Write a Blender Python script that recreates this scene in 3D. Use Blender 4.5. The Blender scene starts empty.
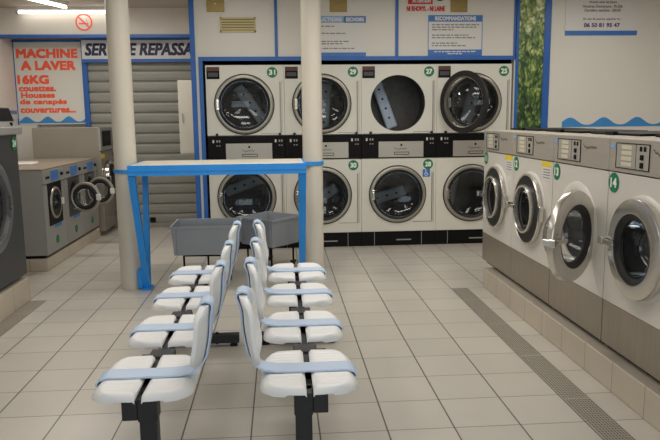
import bpy, bmesh, math, random
from mathutils import Matrix, Vector
random.seed(4)
PI = math.pi
scene = bpy.context.scene
col = scene.collection

# ------------------------------------------------------------------ materials
def new_mat(name):
    m = bpy.data.materials.new(name); m.use_nodes = True
    nt = m.node_tree
    return m, nt, nt.nodes['Principled BSDF']

def paint(name, c, rough=0.5, metal=0.0, var=0.04, scale=6.0, bump=0.0, spec=0.5, stretch=None, coat=0.0):
    """flat colour gently varied by noise"""
    m, nt, b = new_mat(name)
    tc = nt.nodes.new('ShaderNodeTexCoord')
    mp = nt.nodes.new('ShaderNodeMapping')
    if stretch: mp.inputs['Scale'].default_value = stretch
    nz = nt.nodes.new('ShaderNodeTexNoise'); nz.inputs['Scale'].default_value = scale
    nz.inputs['Detail'].default_value = 4
    nt.links.new(tc.outputs['Object'], mp.inputs['Vector']); nt.links.new(mp.outputs['Vector'], nz.inputs['Vector'])
    r = nt.nodes.new('ShaderNodeValToRGB')
    r.color_ramp.elements[0].position = .3; r.color_ramp.elements[1].position = .7
    r.color_ramp.elements[0].color = tuple(max(0, x * (1 - var)) for x in c) + (1,)
    r.color_ramp.elements[1].color = tuple(min(1, x * (1 + var)) for x in c) + (1,)
    nt.links.new(nz.outputs['Fac'], r.inputs['Fac']); nt.links.new(r.outputs['Color'], b.inputs['Base Color'])
    b.inputs['Roughness'].default_value = rough; b.inputs['Metallic'].default_value = metal
    b.inputs['Specular IOR Level'].default_value = spec
    b.inputs['Coat Weight'].default_value = coat
    if bump:
        bp = nt.nodes.new('ShaderNodeBump'); bp.inputs['Strength'].default_value = bump; bp.inputs['Distance'].default_value = .01
        nt.links.new(nz.outputs['Fac'], bp.inputs['Height']); nt.links.new(bp.outputs['Normal'], b.inputs['Normal'])
    return m

def srgb(r, g, b):
    f = lambda v: (v / 255 / 12.92) if v <= 10.3 else ((v / 255 + .055) / 1.055) ** 2.4
    return (f(r), f(g), f(b))

def math_node(nt, op, a, b=None):
    n = nt.nodes.new('ShaderNodeMath'); n.operation = op
    for i, v in enumerate((a, b)):
        if v is None: continue
        if isinstance(v, (int, float)): n.inputs[i].default_value = v
        else: nt.links.new(v, n.inputs[i])
    return n.outputs[0]

def line_mask(nt, coord, origin, pitch, width):
    """1 on grid lines of the given pitch, 0 elsewhere"""
    s = math_node(nt, 'SUBTRACT', coord, origin - pitch / 2)
    d = math_node(nt, 'DIVIDE', s, pitch)
    fr = math_node(nt, 'FRACT', d)
    ab = math_node(nt, 'ABSOLUTE', math_node(nt, 'SUBTRACT', fr, .5))
    return math_node(nt, 'LESS_THAN', ab, width / pitch / 2)

def tile_mat(name, c, grout, lines, rough=.35, var=.05):
    """lines: list of (axis index, origin, pitch, width, strength)"""
    m, nt, b = new_mat(name)
    tc = nt.nodes.new('ShaderNodeTexCoord'); sp = nt.nodes.new('ShaderNodeSeparateXYZ')
    nt.links.new(tc.outputs['Object'], sp.inputs[0])
    nz = nt.nodes.new('ShaderNodeTexNoise'); nz.inputs['Scale'].default_value = 1.7; nz.inputs['Detail'].default_value = 5
    nt.links.new(tc.outputs['Object'], nz.inputs['Vector'])
    r = nt.nodes.new('ShaderNodeValToRGB')
    r.color_ramp.elements[0].position = .3; r.color_ramp.elements[1].position = .7
    r.color_ramp.elements[0].color = tuple(x * (1 - var) for x in c) + (1,)
    r.color_ramp.elements[1].color = tuple(x * (1 + var) for x in c) + (1,)
    nt.links.new(nz.outputs['Fac'], r.inputs['Fac'])
    cur = r.outputs['Color']
    # per tile tone
    sn = nt.nodes.new('ShaderNodeVectorMath'); sn.operation = 'SNAP'
    off = nt.nodes.new('ShaderNodeVectorMath'); off.operation = 'SUBTRACT'
    off.inputs[1].default_value = (lines[0][1] if lines[0][0] == 0 else 0, lines[-1][1] if lines[-1][0] == 1 else 0, -.05)
    nt.links.new(tc.outputs['Object'], off.inputs[0]); nt.links.new(off.outputs[0], sn.inputs[0]); sn.inputs[1].default_value = (.3, .3, .3)
    wn = nt.nodes.new('ShaderNodeTexWhiteNoise'); nt.links.new(sn.outputs[0], wn.inputs['Vector'])
    mr = nt.nodes.new('ShaderNodeMapRange'); mr.inputs[3].default_value = .955; mr.inputs[4].default_value = 1.03
    nt.links.new(wn.outputs['Value'], mr.inputs[0])
    hs = nt.nodes.new('ShaderNodeHueSaturation'); nt.links.new(mr.outputs[0], hs.inputs['Value']); nt.links.new(cur, hs.inputs['Color'])
    cur = hs.outputs['Color']
    for ax, o, p, w, st in lines:
        mk = math_node(nt, 'MULTIPLY', line_mask(nt, sp.outputs[ax], o, p, w), st)
        mx = nt.nodes.new('ShaderNodeMix'); mx.data_type = 'RGBA'
        nt.links.new(mk, mx.inputs[0]); nt.links.new(cur, mx.inputs[6]); mx.inputs[7].default_value = grout + (1,)
        cur = mx.outputs[2]
    nt.links.new(cur, b.inputs['Base Color'])
    b.inputs['Roughness'].default_value = rough
    return m

def glass_mat(name, tint, refl_rough=.03, base=.04):
    m, nt, b = new_mat(name); nt.nodes.remove(b)
    out = nt.nodes['Material Output']
    tr = nt.nodes.new('ShaderNodeBsdfTransparent'); tr.inputs[0].default_value = tint + (1,)
    gl = nt.nodes.new('ShaderNodeBsdfGlossy'); gl.inputs['Roughness'].default_value = refl_rough
    gl.inputs['Color'].default_value = (.85, .9, .95, 1)
    lw = nt.nodes.new('ShaderNodeLayerWeight'); lw.inputs['Blend'].default_value = .25
    f = math_node(nt, 'ADD', math_node(nt, 'MULTIPLY', lw.outputs['Fresnel'], .55), base)
    mx = nt.nodes.new('ShaderNodeMixShader')
    nt.links.new(f, mx.inputs[0]); nt.links.new(tr.outputs[0], mx.inputs[1]); nt.links.new(gl.outputs[0], mx.inputs[2])
    nt.links.new(mx.outputs[0], out.inputs[0])
    return m

def emit_mat(name, c, s):
    m, nt, b = new_mat(name)
    b.inputs['Base Color'].default_value = c + (1,)
    b.inputs['Emission Color'].default_value = c + (1,); b.inputs['Emission Strength'].default_value = s
    return m

M = {}
GX, GY = -1.051, 2.762
M['floor'] = tile_mat('floor tiles', srgb(194, 188, 177), srgb(80, 74, 66),
                      [(0, GX, .3, .0068, .95), (1, GY, .3, .005, .85)], rough=.3)
M['plinth'] = tile_mat('plinth tiles', srgb(192, 181, 163), srgb(120, 108, 92), [(1, GY, .3, .006, .7), (0, .1, .3, .006, .7)], rough=.35)
M['wall'] = paint('wall paint', srgb(218, 212, 203), .6, var=.02, scale=2)
M['board'] = paint('white laminated board', srgb(224, 220, 210), .4, var=.015, scale=2)
M['ceil'] = paint('ceiling paint', srgb(190, 180, 168), .8, var=.03, scale=3)
M['column'] = paint('column paint', srgb(199, 192, 178), .45, var=.015, scale=3)
M['trim'] = paint('blue trim', srgb(40, 98, 176), .4, var=.05)
M['tableblue'] = paint('bright blue steel', srgb(28, 142, 228), .4, var=.04)
M['tabletop'] = paint('cream laminate', srgb(222, 214, 198), .35, var=.02)
M['wave'] = paint('wave blue', srgb(60, 140, 205), .5, var=.05)
M['red'] = paint('orange red letters', srgb(255, 96, 66), .5, var=.02)
M['signred'] = paint('sign red', srgb(205, 45, 40), .5, var=.02)
M['navy'] = paint('navy letters', srgb(30, 30, 72), .5, var=.02)
M['signwhite'] = paint('sign white', srgb(222, 220, 216), .45, var=.01)
M['signblue'] = paint('sign blue', srgb(62, 118, 190), .45, var=.02)
M['signpale'] = paint('sign pale blue', srgb(128, 172, 215), .45, var=.02)
M['grey_text'] = paint('grey print', srgb(140, 134, 132), .6, var=.02)
M['violet_text'] = paint('violet print', srgb(95, 75, 125), .6, var=.02)
M['enamel'] = paint('dryer enamel', srgb(221, 218, 206), .35, var=.015, scale=2)
M['wenamel'] = paint('washer enamel', srgb(212, 207, 198), .36, var=.012, scale=2)
M['steel'] = paint('brushed steel', srgb(188, 180, 168), .42, metal=.45, var=.05, scale=5, stretch=(1, 1, 40))
M['steelskirt'] = paint('skirt steel', srgb(158, 148, 134), .36, metal=.55, var=.06, scale=3, stretch=(30, 30, 1))
M['satin'] = paint('satin grey steel', srgb(154, 147, 136), .4, metal=.4, var=.05, scale=3)
M['greysteel'] = paint('grey painted steel', srgb(158, 157, 154), .5, metal=.2, var=.04, scale=3)
M['chrome'] = paint('chrome', srgb(215, 212, 205), .14, metal=1.0, var=.02)
M['ring'] = paint('dryer ring', srgb(160, 155, 143), .3, metal=.5, var=.03)
M['drum'] = paint('drum steel', srgb(92, 90, 87), .45, metal=.4, var=.15, scale=18)
M['wdrum'] = paint('washer drum steel', srgb(196, 194, 190), .35, metal=.7, var=.12, scale=25)
M['lifter'] = paint('drum lifter', srgb(190, 204, 222), .45, metal=.1, var=.06, scale=20)
M['black'] = paint('black plastic', srgb(18, 17, 17), .5, var=.1, spec=.15)
M['rubber'] = paint('black rubber', srgb(24, 23, 23), .5, var=.1)
M['darkgrey'] = paint('charcoal enamel', srgb(66, 68, 70), .4, metal=.2, var=.04)
M['panelgrey'] = paint('control plate', srgb(182, 177, 167), .4, metal=.3, var=.03)
M['brown'] = paint('brown label', srgb(92, 50, 40), .5, var=.08)
M['green'] = paint('badge green', srgb(14, 118, 76), .45, var=.03)
M['badgetext'] = paint('badge white', srgb(232, 236, 226), .5, var=.01)
M['yellow'] = paint('warning yellow', srgb(228, 200, 50), .5, var=.03)
M['ledge'] = paint('shaded ledge tile', srgb(160, 152, 140), .4, var=.04)  # grey tile colour carries the shadow lying on the plinth ledge
M['topbrown'] = paint('steel top with brown reflection', srgb(150, 138, 120), .4, metal=.2, var=.06)  # brownish reflection on the steel tops, put into the base colour
M['doorgrey'] = paint('dark grey door ring', srgb(112, 114, 116), .35, metal=.4, var=.04)
M['cream'] = paint('lit cream window', srgb(210, 201, 178), .5, var=.03)
M['brass'] = paint('brushed brass', srgb(152, 132, 82), .4, metal=.6, var=.12, scale=10, stretch=(1, 1, 20))
M['ventcream'] = paint('cream vent', srgb(206, 192, 140), .5, var=.03)
M['ventdark'] = paint('vent slots', srgb(140, 122, 75), .6, var=.05)
M['seat'] = paint('white seat plastic', srgb(232, 232, 231), .35, var=.012, scale=4)
M['strap'] = paint('pale blue strap', srgb(190, 208, 231), .42, var=.03, scale=9)
M['frame'] = paint('anthracite steel', srgb(36, 37, 40), .45, metal=.2, var=.06)
M['bin'] = paint('grey plastic', srgb(152, 157, 164), .45, var=.03, scale=5)
M['shutter'] = paint('galvanised slats', srgb(150, 148, 140), .5, metal=.25, var=.06, scale=3, stretch=(1, 1, 5))
M['cabinetwhite'] = paint('cabinet white', srgb(205, 200, 188), .5, var=.02)
M['sticker'] = paint('blue sticker', srgb(70, 125, 195), .5, var=.25, scale=40)
M['glass'] = glass_mat('dark dryer glass', (.68, .68, .66), base=.035)
M['wglass'] = glass_mat('washer glass', (.84, .84, .83), base=.05)
M['clearglass'] = glass_mat('shop window glass', (.9, .93, .92), base=.03)
M['tube'] = emit_mat('lit tube', (1.0, .95, .86), 5)

# leaf picture
m, nt, b = new_mat('leaf picture')
tc = nt.nodes.new('ShaderNodeTexCoord'); mp = nt.nodes.new('ShaderNodeMapping'); mp.inputs['Scale'].default_value = (1.4, 1, .8)
mp.inputs['Rotation'].default_value = (0, .5, 0)
nt.links.new(tc.outputs['Object'], mp.inputs[0])
nz0 = nt.nodes.new('ShaderNodeTexNoise'); nz0.inputs['Scale'].default_value = 7; nz0.inputs['Detail'].default_value = 3
nt.links.new(mp.outputs[0], nz0.inputs['Vector'])
va = nt.nodes.new('ShaderNodeVectorMath'); va.operation = 'MULTIPLY_ADD'
nt.links.new(nz0.outputs['Color'], va.inputs[0]); va.inputs[1].default_value = (.16, .16, .16); nt.links.new(mp.outputs[0], va.inputs[2])
vo = nt.nodes.new('ShaderNodeTexVoronoi'); vo.inputs['Scale'].default_value = 26
nt.links.new(va.outputs[0], vo.inputs['Vector'])
nz1 = nt.nodes.new('ShaderNodeTexNoise'); nz1.inputs['Scale'].default_value = 7; nz1.inputs['Detail'].default_value = 6; nz1.inputs['Roughness'].default_value = .7
nt.links.new(mp.outputs[0], nz1.inputs['Vector'])
spz = nt.nodes.new('ShaderNodeSeparateXYZ'); nt.links.new(tc.outputs['Object'], spz.inputs[0])
hgt = math_node(nt, 'MULTIPLY', spz.outputs[2], .26)
sepc = nt.nodes.new('ShaderNodeSeparateColor'); nt.links.new(vo.outputs['Color'], sepc.inputs[0])
v = math_node(nt, 'ADD', math_node(nt, 'MULTIPLY', sepc.outputs[0], .35), math_node(nt, 'MULTIPLY', nz1.outputs['Fac'], .9))
v = math_node(nt, 'ADD', v, hgt)
v = math_node(nt, 'SUBTRACT', v, math_node(nt, 'MULTIPLY', vo.outputs['Distance'], .35))
r = nt.nodes.new('ShaderNodeValToRGB'); cr = r.color_ramp
cr.elements[0].position = .20; cr.elements[0].color = srgb(30, 46, 28) + (1,)
cr.elements[1].position = .86; cr.elements[1].color = srgb(232, 234, 205) + (1,)
for p, c in ((.36, (62, 92, 48)), (.50, (112, 138, 66)), (.62, (158, 172, 92)), (.72, (196, 204, 140))):
    e = cr.elements.new(p); e.color = srgb(*c) + (1,)
nt.links.new(v, r.inputs[0]); nt.links.new(r.outputs[0], b.inputs['Base Color']); b.inputs['Roughness'].default_value = .35
M['leaves'] = m

# drain grating: rows of little slots
m, nt, b = new_mat('slotted drain')
tc = nt.nodes.new('ShaderNodeTexCoord'); sp = nt.nodes.new('ShaderNodeSeparateXYZ'); nt.links.new(tc.outputs['Object'], sp.inputs[0])
la = line_mask(nt, sp.outputs[0], .0, .0139, .0072)
lb = line_mask(nt, sp.outputs[1], .0, .022, .017)
lc = line_mask(nt, sp.outputs[1], .0, .60, .012)
mk = math_node(nt, 'MULTIPLY', math_node(nt, 'MULTIPLY', la, lb), math_node(nt, 'SUBTRACT', 1.0, lc))
mx = nt.nodes.new('ShaderNodeMix'); mx.data_type = 'RGBA'; nt.links.new(mk, mx.inputs[0])
mx.inputs[6].default_value = srgb(168, 161, 148) + (1,); mx.inputs[7].default_value = srgb(92, 87, 79) + (1,)
nt.links.new(mx.outputs[2], b.inputs['Base Color']); b.inputs['Roughness'].default_value = .45; b.inputs['Metallic'].default_value = .15
M['drain'] = m

# ------------------------------------------------------------------ geometry helpers
def bm_(): return bmesh.new()

def box(bm, x0, x1, y0, y1, z0, z1, bev=0.0, seg=2, mi=0):
    mat = Matrix.Translation(((x0 + x1) / 2, (y0 + y1) / 2, (z0 + z1) / 2)) @ Matrix.Diagonal((abs(x1 - x0), abs(y1 - y0), abs(z1 - z0), 1))
    t = bmesh.new()
    bmesh.ops.create_cube(t, size=1, matrix=mat)
    if bev:
        bmesh.ops.bevel(t, geom=list(t.edges), offset=bev, segments=seg, profile=.5, affect='EDGES')
    for f in t.faces: f.material_index = mi
    merge(bm, t); return bm

def merge(bm, t, mat=None):
    if mat is not None: bmesh.ops.transform(t, matrix=mat, verts=list(t.verts))
    me = bpy.data.meshes.new('tmp'); t.to_mesh(me); t.free()
    bm.from_mesh(me); bpy.data.meshes.remove(me)

def frame_axes(ax):
    return {'x': (Vector((0, 1, 0)), Vector((0, 0, 1)), Vector((1, 0, 0))),
            'y': (Vector((1, 0, 0)), Vector((0, 0, 1)), Vector((0, -1, 0))),      # height goes toward the viewer (-y)
            'z': (Vector((1, 0, 0)), Vector((0, 1, 0)), Vector((0, 0, 1)))}[ax]

def lathe(bm, prof, o=(0, 0, 0), ax='y', n=56, loop=False, mi=0):
    """revolve a profile of (radius, height)"""
    u, v, w = frame_axes(ax); o = Vector(o); rings = []
    for r, h in prof:
        if r < 1e-6: rings.append([bm.verts.new(o + w * h)])
        else: rings.append([bm.verts.new(o + w * h + u * (r * math.cos(2 * PI * k / n)) + v * (r * math.sin(2 * PI * k / n))) for k in range(n)])
    pairs = list(zip(rings, rings[1:])) + ([(rings[-1], rings[0])] if loop else [])
    for a, c in pairs:
        for k in range(n):
            k2 = (k + 1) % n
            vs = [a[k % len(a)], a[k2 % len(a)], c[k2 % len(c)], c[k % len(c)]]
            seen = []
            for q in vs:
                if q not in seen: seen.append(q)
            if len(seen) > 2:
                try: f = bm.faces.new(seen); f.material_index = mi
                except ValueError: pass
    return bm

def tube(bm, pts, rad, n=10, mi=0):
    pts = [Vector(p) for p in pts]; rings = []
    for i, p in enumerate(pts):
        d = (pts[min(i + 1, len(pts) - 1)] - pts[max(i - 1, 0)]).normalized()
        a = d.cross(Vector((0, 0, 1)))
        if a.length < 1e-3: a = d.cross(Vector((1, 0, 0)))
        a.normalize(); c = d.cross(a)
        rings.append([bm.verts.new(p + a * (rad * math.cos(2 * PI * k / n)) + c * (rad * math.sin(2 * PI * k / n))) for k in range(n)])
    for a, c in zip(rings, rings[1:]):
        for k in range(n): bm.faces.new((a[k], a[(k + 1) % n], c[(k + 1) % n], c[k])).material_index = mi
    for rg in (rings[0], rings[-1]): bm.faces.new(rg).material_index = mi
    return bm

def bar(bm, p, q, w, d, mi=0):
    """square bar from p to q, w wide along x and d deep across"""
    p, q = Vector(p), Vector(q); ax = (q - p).normalized()
    u = Vector((1, 0, 0)); u = (u - ax * u.dot(ax)).normalized(); v = ax.cross(u)
    vs = []
    for c in (p, q):
        vs.append([bm.verts.new(c + u * (sx * w / 2) + v * (sy * d / 2)) for sx, sy in ((-1, -1), (1, -1), (1, 1), (-1, 1))])
    for k in range(4): bm.faces.new((vs[0][k], vs[0][(k + 1) % 4], vs[1][(k + 1) % 4], vs[1][k])).material_index = mi
    bm.faces.new(vs[0]).material_index = mi; bm.faces.new(vs[1]).material_index = mi
    return bm

def prism(bm, pts, y0, y1, mi=0):
    """outline in x,z extruded along y"""
    a = [bm.verts.new((x, y0, z)) for x, z in pts]; c = [bm.verts.new((x, y1, z)) for x, z in pts]
    n = len(pts)
    bm.faces.new(a).material_index = mi; bm.faces.new(list(reversed(c))).material_index = mi
    for k in range(n): bm.faces.new((a[k], c[k], c[(k + 1) % n], a[(k + 1) % n])).material_index = mi
    return bm

def disc(bm, x, z, r, y0, y1, n=28, mi=0):
    return prism(bm, [(x + r * math.cos(2 * PI * k / n), z + r * math.sin(2 * PI * k / n)) for k in range(n)], y0, y1, mi)

def holed_panel(bm, x0, x1, z0, z1, cx, cz, r, y0, y1, n=56, mi=0):
    """flat panel with a round hole, thickness y0 (front) .. y1 (back)"""
    ang = [2 * PI * k / n for k in range(n)]
    for cxx, czz in ((x0, z0), (x1, z0), (x1, z1), (x0, z1)): ang.append(math.atan2(czz - cz, cxx - cx) % (2 * PI))
    ang = sorted(set(round(a, 6) for a in ang))
    ci, co, cb = [], [], []
    for a in ang:
        c, s = math.cos(a), math.sin(a)
        t = min(((x1 - cx) / c if c > 1e-9 else (x0 - cx) / c if c < -1e-9 else 1e9), ((z1 - cz) / s if s > 1e-9 else (z0 - cz) / s if s < -1e-9 else 1e9))
        ci.append(bm.verts.new((cx + r * c, y0, cz + r * s))); co.append(bm.verts.new((cx + t * c, y0, cz + t * s)))
        cb.append((bm.verts.new((cx + r * c, y1, cz + r * s)), bm.verts.new((cx + t * c, y1, cz + t * s))))
    N = len(ang)
    for k in range(N):
        j = (k + 1) % N
        for f in ((ci[k], ci[j], co[j], co[k]), (ci[j], ci[k], cb[k][0], cb[j][0]), (co[k], co[j], cb[j][1], cb[k][1])):
            bm.faces.new(f).material_index = mi
    return bm

_txt = {}
def text_bm(s, w=None, h=None, bold=0.0, shear=0.0):
    """lettering as a flat mesh in x,z with its box centred on 0, scaled to w and / or h"""
    key = (s, bold, shear)
    if key not in _txt:
        cu = bpy.data.curves.new('t', 'FONT'); cu.body = s; cu.size = 1; cu.offset = bold; cu.shear = shear; cu.resolution_u = 3
        o = bpy.data.objects.new('t', cu); col.objects.link(o)
        dg = bpy.context.evaluated_depsgraph_get(); dg.update()
        me = bpy.data.meshes.new_from_object(o.evaluated_get(dg))
        bpy.data.objects.remove(o); bpy.data.curves.remove(cu); _txt[key] = me
    t = bmesh.new(); t.from_mesh(_txt[key])
    xs = [v.co.x for v in t.verts]; ys = [v.co.y for v in t.verts]
    W, H = max(xs) - min(xs), max(ys) - min(ys); mx_, my_ = (max(xs) + min(xs)) / 2, (max(ys) + min(ys)) / 2
    sx = w / W if w else h / H; sy = h / H if h else sx
    for v in t.verts: v.co = Vector(((v.co.x - mx_) * sx, 0, (v.co.y - my_) * sy))
    for f in t.faces: f.material_index = 0
    return t

def put_text(bm, s, x, z, y, w=None, h=None, bold=0.0, shear=0.0, mi=0, left=False, fat=0.0):
    if bold and not fat: fat = .11 * h
    if fat > 0:                                             # heavier strokes: overprint slightly shifted copies
        xl = x if left else x - w / 2
        for k, (dx, dz) in enumerate(((0, 0), (fat, 0), (0, fat), (fat, fat), (fat / 2, fat / 2))):
            put_text(bm, s, xl + dx, z + dz - fat / 2, y - k * .00002, w - fat, h - fat, 0, shear, mi, True, -1)
        return
    t = text_bm(s, w, h, 0, shear)
    if left: x = x - min(v.co.x for v in t.verts)
    for f in t.faces: f.material_index = mi
    merge(bm, t, Matrix.Translation((x, y, z)))

def dashes(bm, x0, x1, z, h, y, seed, mi=0):
    """a line of print too small to read: word-long strokes"""
    rr = random.Random(seed); x = x0
    while x < x1:
        w = rr.uniform(.018, .06); w = min(w, x1 - x)
        if w > .006: box(bm, x, x + w, y, y + .0006, z - h / 2, z + h / 2, mi=mi)
        x += w + .01

def obj(name, bm, mats, parent=None, loc=None, rotz=None, smooth=None):
    me = bpy.data.meshes.new(name)
    bmesh.ops.remove_doubles(bm, verts=list(bm.verts), dist=1e-6)
    bmesh.ops.recalc_face_normals(bm, faces=list(bm.faces))
    bm.to_mesh(me); bm.free()
    for q in (mats if isinstance(mats, (list, tuple)) else [mats]): me.materials.append(q)
    o = bpy.data.objects.new(name, me); col.objects.link(o)
    if parent: o.parent = parent
    if loc: o.location = loc
    if rotz is not None: o.rotation_euler = (0, 0, rotz)
    if smooth:
        for p in me.polygons: p.use_smooth = True
        try: me.set_sharp_from_angle(angle=math.radians(smooth))
        except Exception: pass
    return o

def tag(o, label, cat, group=None):
    o['label'] = label; o['category'] = cat
    if group: o['group'] = group
    return o

def thing(name, label, cat, loc=(0, 0, 0), rotz=0, group=None):
    o = bpy.data.objects.new(name, None); col.objects.link(o); o.empty_display_size = .1
    o.location = loc; o.rotation_euler = (0, 0, rotz)
    return tag(o, label, cat, group)

def struct(name, bm, m, **k):
    o = obj(name, bm, m, **k); o['kind'] = 'structure'; return o

# ------------------------------------------------------------------ the room
CEIL = 2.66
XL, XR, YB, YF = -3.22, 4.45, 8.72, -1.6
struct('floor', box(bm_(), XL - .1, XR + .1, YF - .1, YB + .1, -.1, 0), M['floor'])
struct('ceiling', box(bm_(), XL - .1, XR + .1, YF - .1, YB + .1, CEIL, CEIL + .1), M['ceil'])
struct('wall_left', box(bm_(), XL - .1, XL, YF, YB, 0, CEIL), M['wall'])
struct('wall_right', box(bm_(), XR, XR + .1, YF, YB, 0, CEIL), M['wall'])
struct('wall_back', box(bm_(), XL, XR, YB, YB + .1, 0, CEIL), M['wall'])
struct('wall_partition', box(bm_(), -.862, -.80, 7.03, YB, 0, CEIL), M['wall'])
b = bm_(); box(b, -.80, 2.50, 7.03, 7.13, 1.955, CEIL)                    # boxing above the dryers
struct('wall_above_dryers', b, M['board'])
b = bm_(); box(b, 2.47, XR, 7.03, 7.13, 0, CEIL); struct('wall_back_right', b, M['board'])
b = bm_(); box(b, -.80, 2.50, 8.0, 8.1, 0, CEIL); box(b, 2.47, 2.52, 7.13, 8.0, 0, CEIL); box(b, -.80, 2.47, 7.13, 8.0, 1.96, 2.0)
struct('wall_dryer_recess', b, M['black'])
# header across the left bay with its soffit
struct('wall_header', box(bm_(), XL, -.862, 8.30, 8.36, 2.345, CEIL), M['wall'])
struct('trim_1', box(bm_(), XL, -.862, 8.285, 8.37, 2.325, 2.36), M['trim'])
# wall at the front with the shop window
b = bm_(); box(b, XL, XR, YF - .1, YF, 0, .35); box(b, XL, XR, YF - .1, YF, 2.45, CEIL); box(b, XL, -2.7, YF - .1, YF, .35, 2.45); box(b, 3.9, XR, YF - .1, YF, .35, 2.45)
struct('wall_front', b, M['wall'])
b = bm_()
for x in (-2.7, -1.05, .6, 2.25, 3.85): box(b, x, x + .05, YF - .08, YF - .02, .35, 2.45)
box(b, -2.65, 3.85, YF - .08, YF - .02, .35, .40); box(b, -2.65, 3.85, YF - .08, YF - .02, 2.40, 2.45)
w1 = struct('window_1', b, M['trim'])
obj('pane', box(bm_(), -2.66, 3.86, YF - .055, YF - .049, .38, 2.42), M['clearglass'], w1)
# blue trims around the dryers
n = 2
def trim(x0, x1, z0, z1, y=7.03, d=.012, mt='trim'):
    global n
    o = struct('trim_%d' % n, box(bm_(), x0, x1, y - d, y, z0, z1), M[mt]); n += 1; return o
trim(-.875, -.825, 0, CEIL, d=.03)
trim(-.825, -.795, 0, CEIL, mt='board')
trim(-.797, -.757, 0, 1.985, d=.03)
trim(-.757, 2.455, 1.945, 1.985, d=.03)
trim(-.025, .005, 1.985, CEIL)
trim(1.21, 1.242, 1.985, CEIL)
trim(2.455, 2.475, 1.945, CEIL)
trim(2.482, 2.512, 0, CEIL)
trim(2.778, 2.850, 0, CEIL)
# low white pier under the machine sign
struct('wall_pier', box(bm_(), XL, -2.98, 8.60, YB, 0, 1.315), M['wall'])

# tiled plinths and drains
b = bm_(); box(b, 1.62, 2.62, 1.2, 5.19, 0, .155, bev=.006); struct('trim_%d' % n, b, M['plinth']); n += 1
struct('trim_%d' % n, box(bm_(), 1.626, 1.70, 1.2, 5.184, .150, .158), M['ledge']); n += 1
b = bm_(); box(b, -2.75, -1.935, 2.6, 5.18, 0, .185, bev=.006); struct('trim_%d' % n, b, M['plinth']); n += 1
b = bm_(); box(b, -2.95, -2.14, 6.19, 8.02, 0, .115, bev=.006); struct('trim_%d' % n, b, M['plinth']); n += 1
o = obj('drain_grate', box(bm_(), -.0625, .0625, -2.3, 1.55, 0, .004), M['drain'], loc=(1.418, 3.6, 0))
tag(o, 'long slotted metal drain grate in the floor beside the white washers', 'drain', 'floor drain grates')
o = obj('drain_grate', box(bm_(), -.0625, .0625, -2.3, 1.55, 0, .004), M['drain'], loc=(-1.872, 3.6, 0))
tag(o, 'long slotted metal drain grate in the floor beside the charcoal washer', 'drain', 'floor drain grates')

# columns
for (x, y, r, lab) in ((-1.236, 5.50, .087, 'round cream column at the left end of the blue table'), (.293, 6.0, .089, 'round cream column at the right end of the blue table')):
    o = obj('column', lathe(bm_(), [(0, 0), (r + .003, 0), (r + .003, .05), (r, .055), (r, CEIL), (0, CEIL)], ax='z', n=40), M['column'], loc=(x, y, 0), smooth=40)
    tag(o, lab, 'column', 'cream columns')

# ------------------------------------------------------------------ badges
def badge(parent, num, x, z, y, r=.055, name='number_badge'):
    o = obj(name, disc(bm_(), x, z, r, y - .003, y, 32), M['green'], parent)
    if num:
        b = bm_(); put_text(b, num, x, z, y - .0036, w=r * 1.25, h=r * 1.0, bold=.02)
        obj('numeral', b, M['badgetext'], o)
    return o

def squiggle(x0, x1, z, y):
    """the unreadable script logo: a slanting wavy stroke over a thin line"""
    b = bm_(); k = 22; pts = []
    for i in range(k + 1):
        t = i / k
        pts.append((x0 + (x1 - x0) * t, z + .012 * math.exp(-3 * t) * math.cos(t * 9) + .006 * math.sin(t * 40)))
    for (xa, za), (xb, zb) in zip(pts, pts[1:]):
        vs = [b.verts.new(q) for q in ((xa, y, za - .0025), (xb, y, zb - .0025), (xb, y, zb + .0025), (xa, y, za + .0025))]
        b.faces.new(vs)
    return b

# ------------------------------------------------------------------ stacked dryers
def lathe_door(parent, hx, cz, cx, prof_ring, prof_gasket, prof_glass, mats, rot, y0):
    """round door whose origin sits on the hinge; local x runs from hinge to the free edge at -x"""
    dx = cx - hx
    d = obj('door', lathe(bm_(), prof_ring, (dx, 0, 0), 'y', 64, loop=True), mats[0], parent, loc=(hx, y0, cz), rotz=rot, smooth=35)
    obj('gasket', lathe(bm_(), prof_gasket, (dx, 0, 0), 'y', 64, loop=True), mats[1], d, smooth=35)
    obj('door_glass', lathe(bm_(), prof_glass, (dx, 0, 0), 'y', 56), mats[2], d, smooth=50)
    return d

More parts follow.
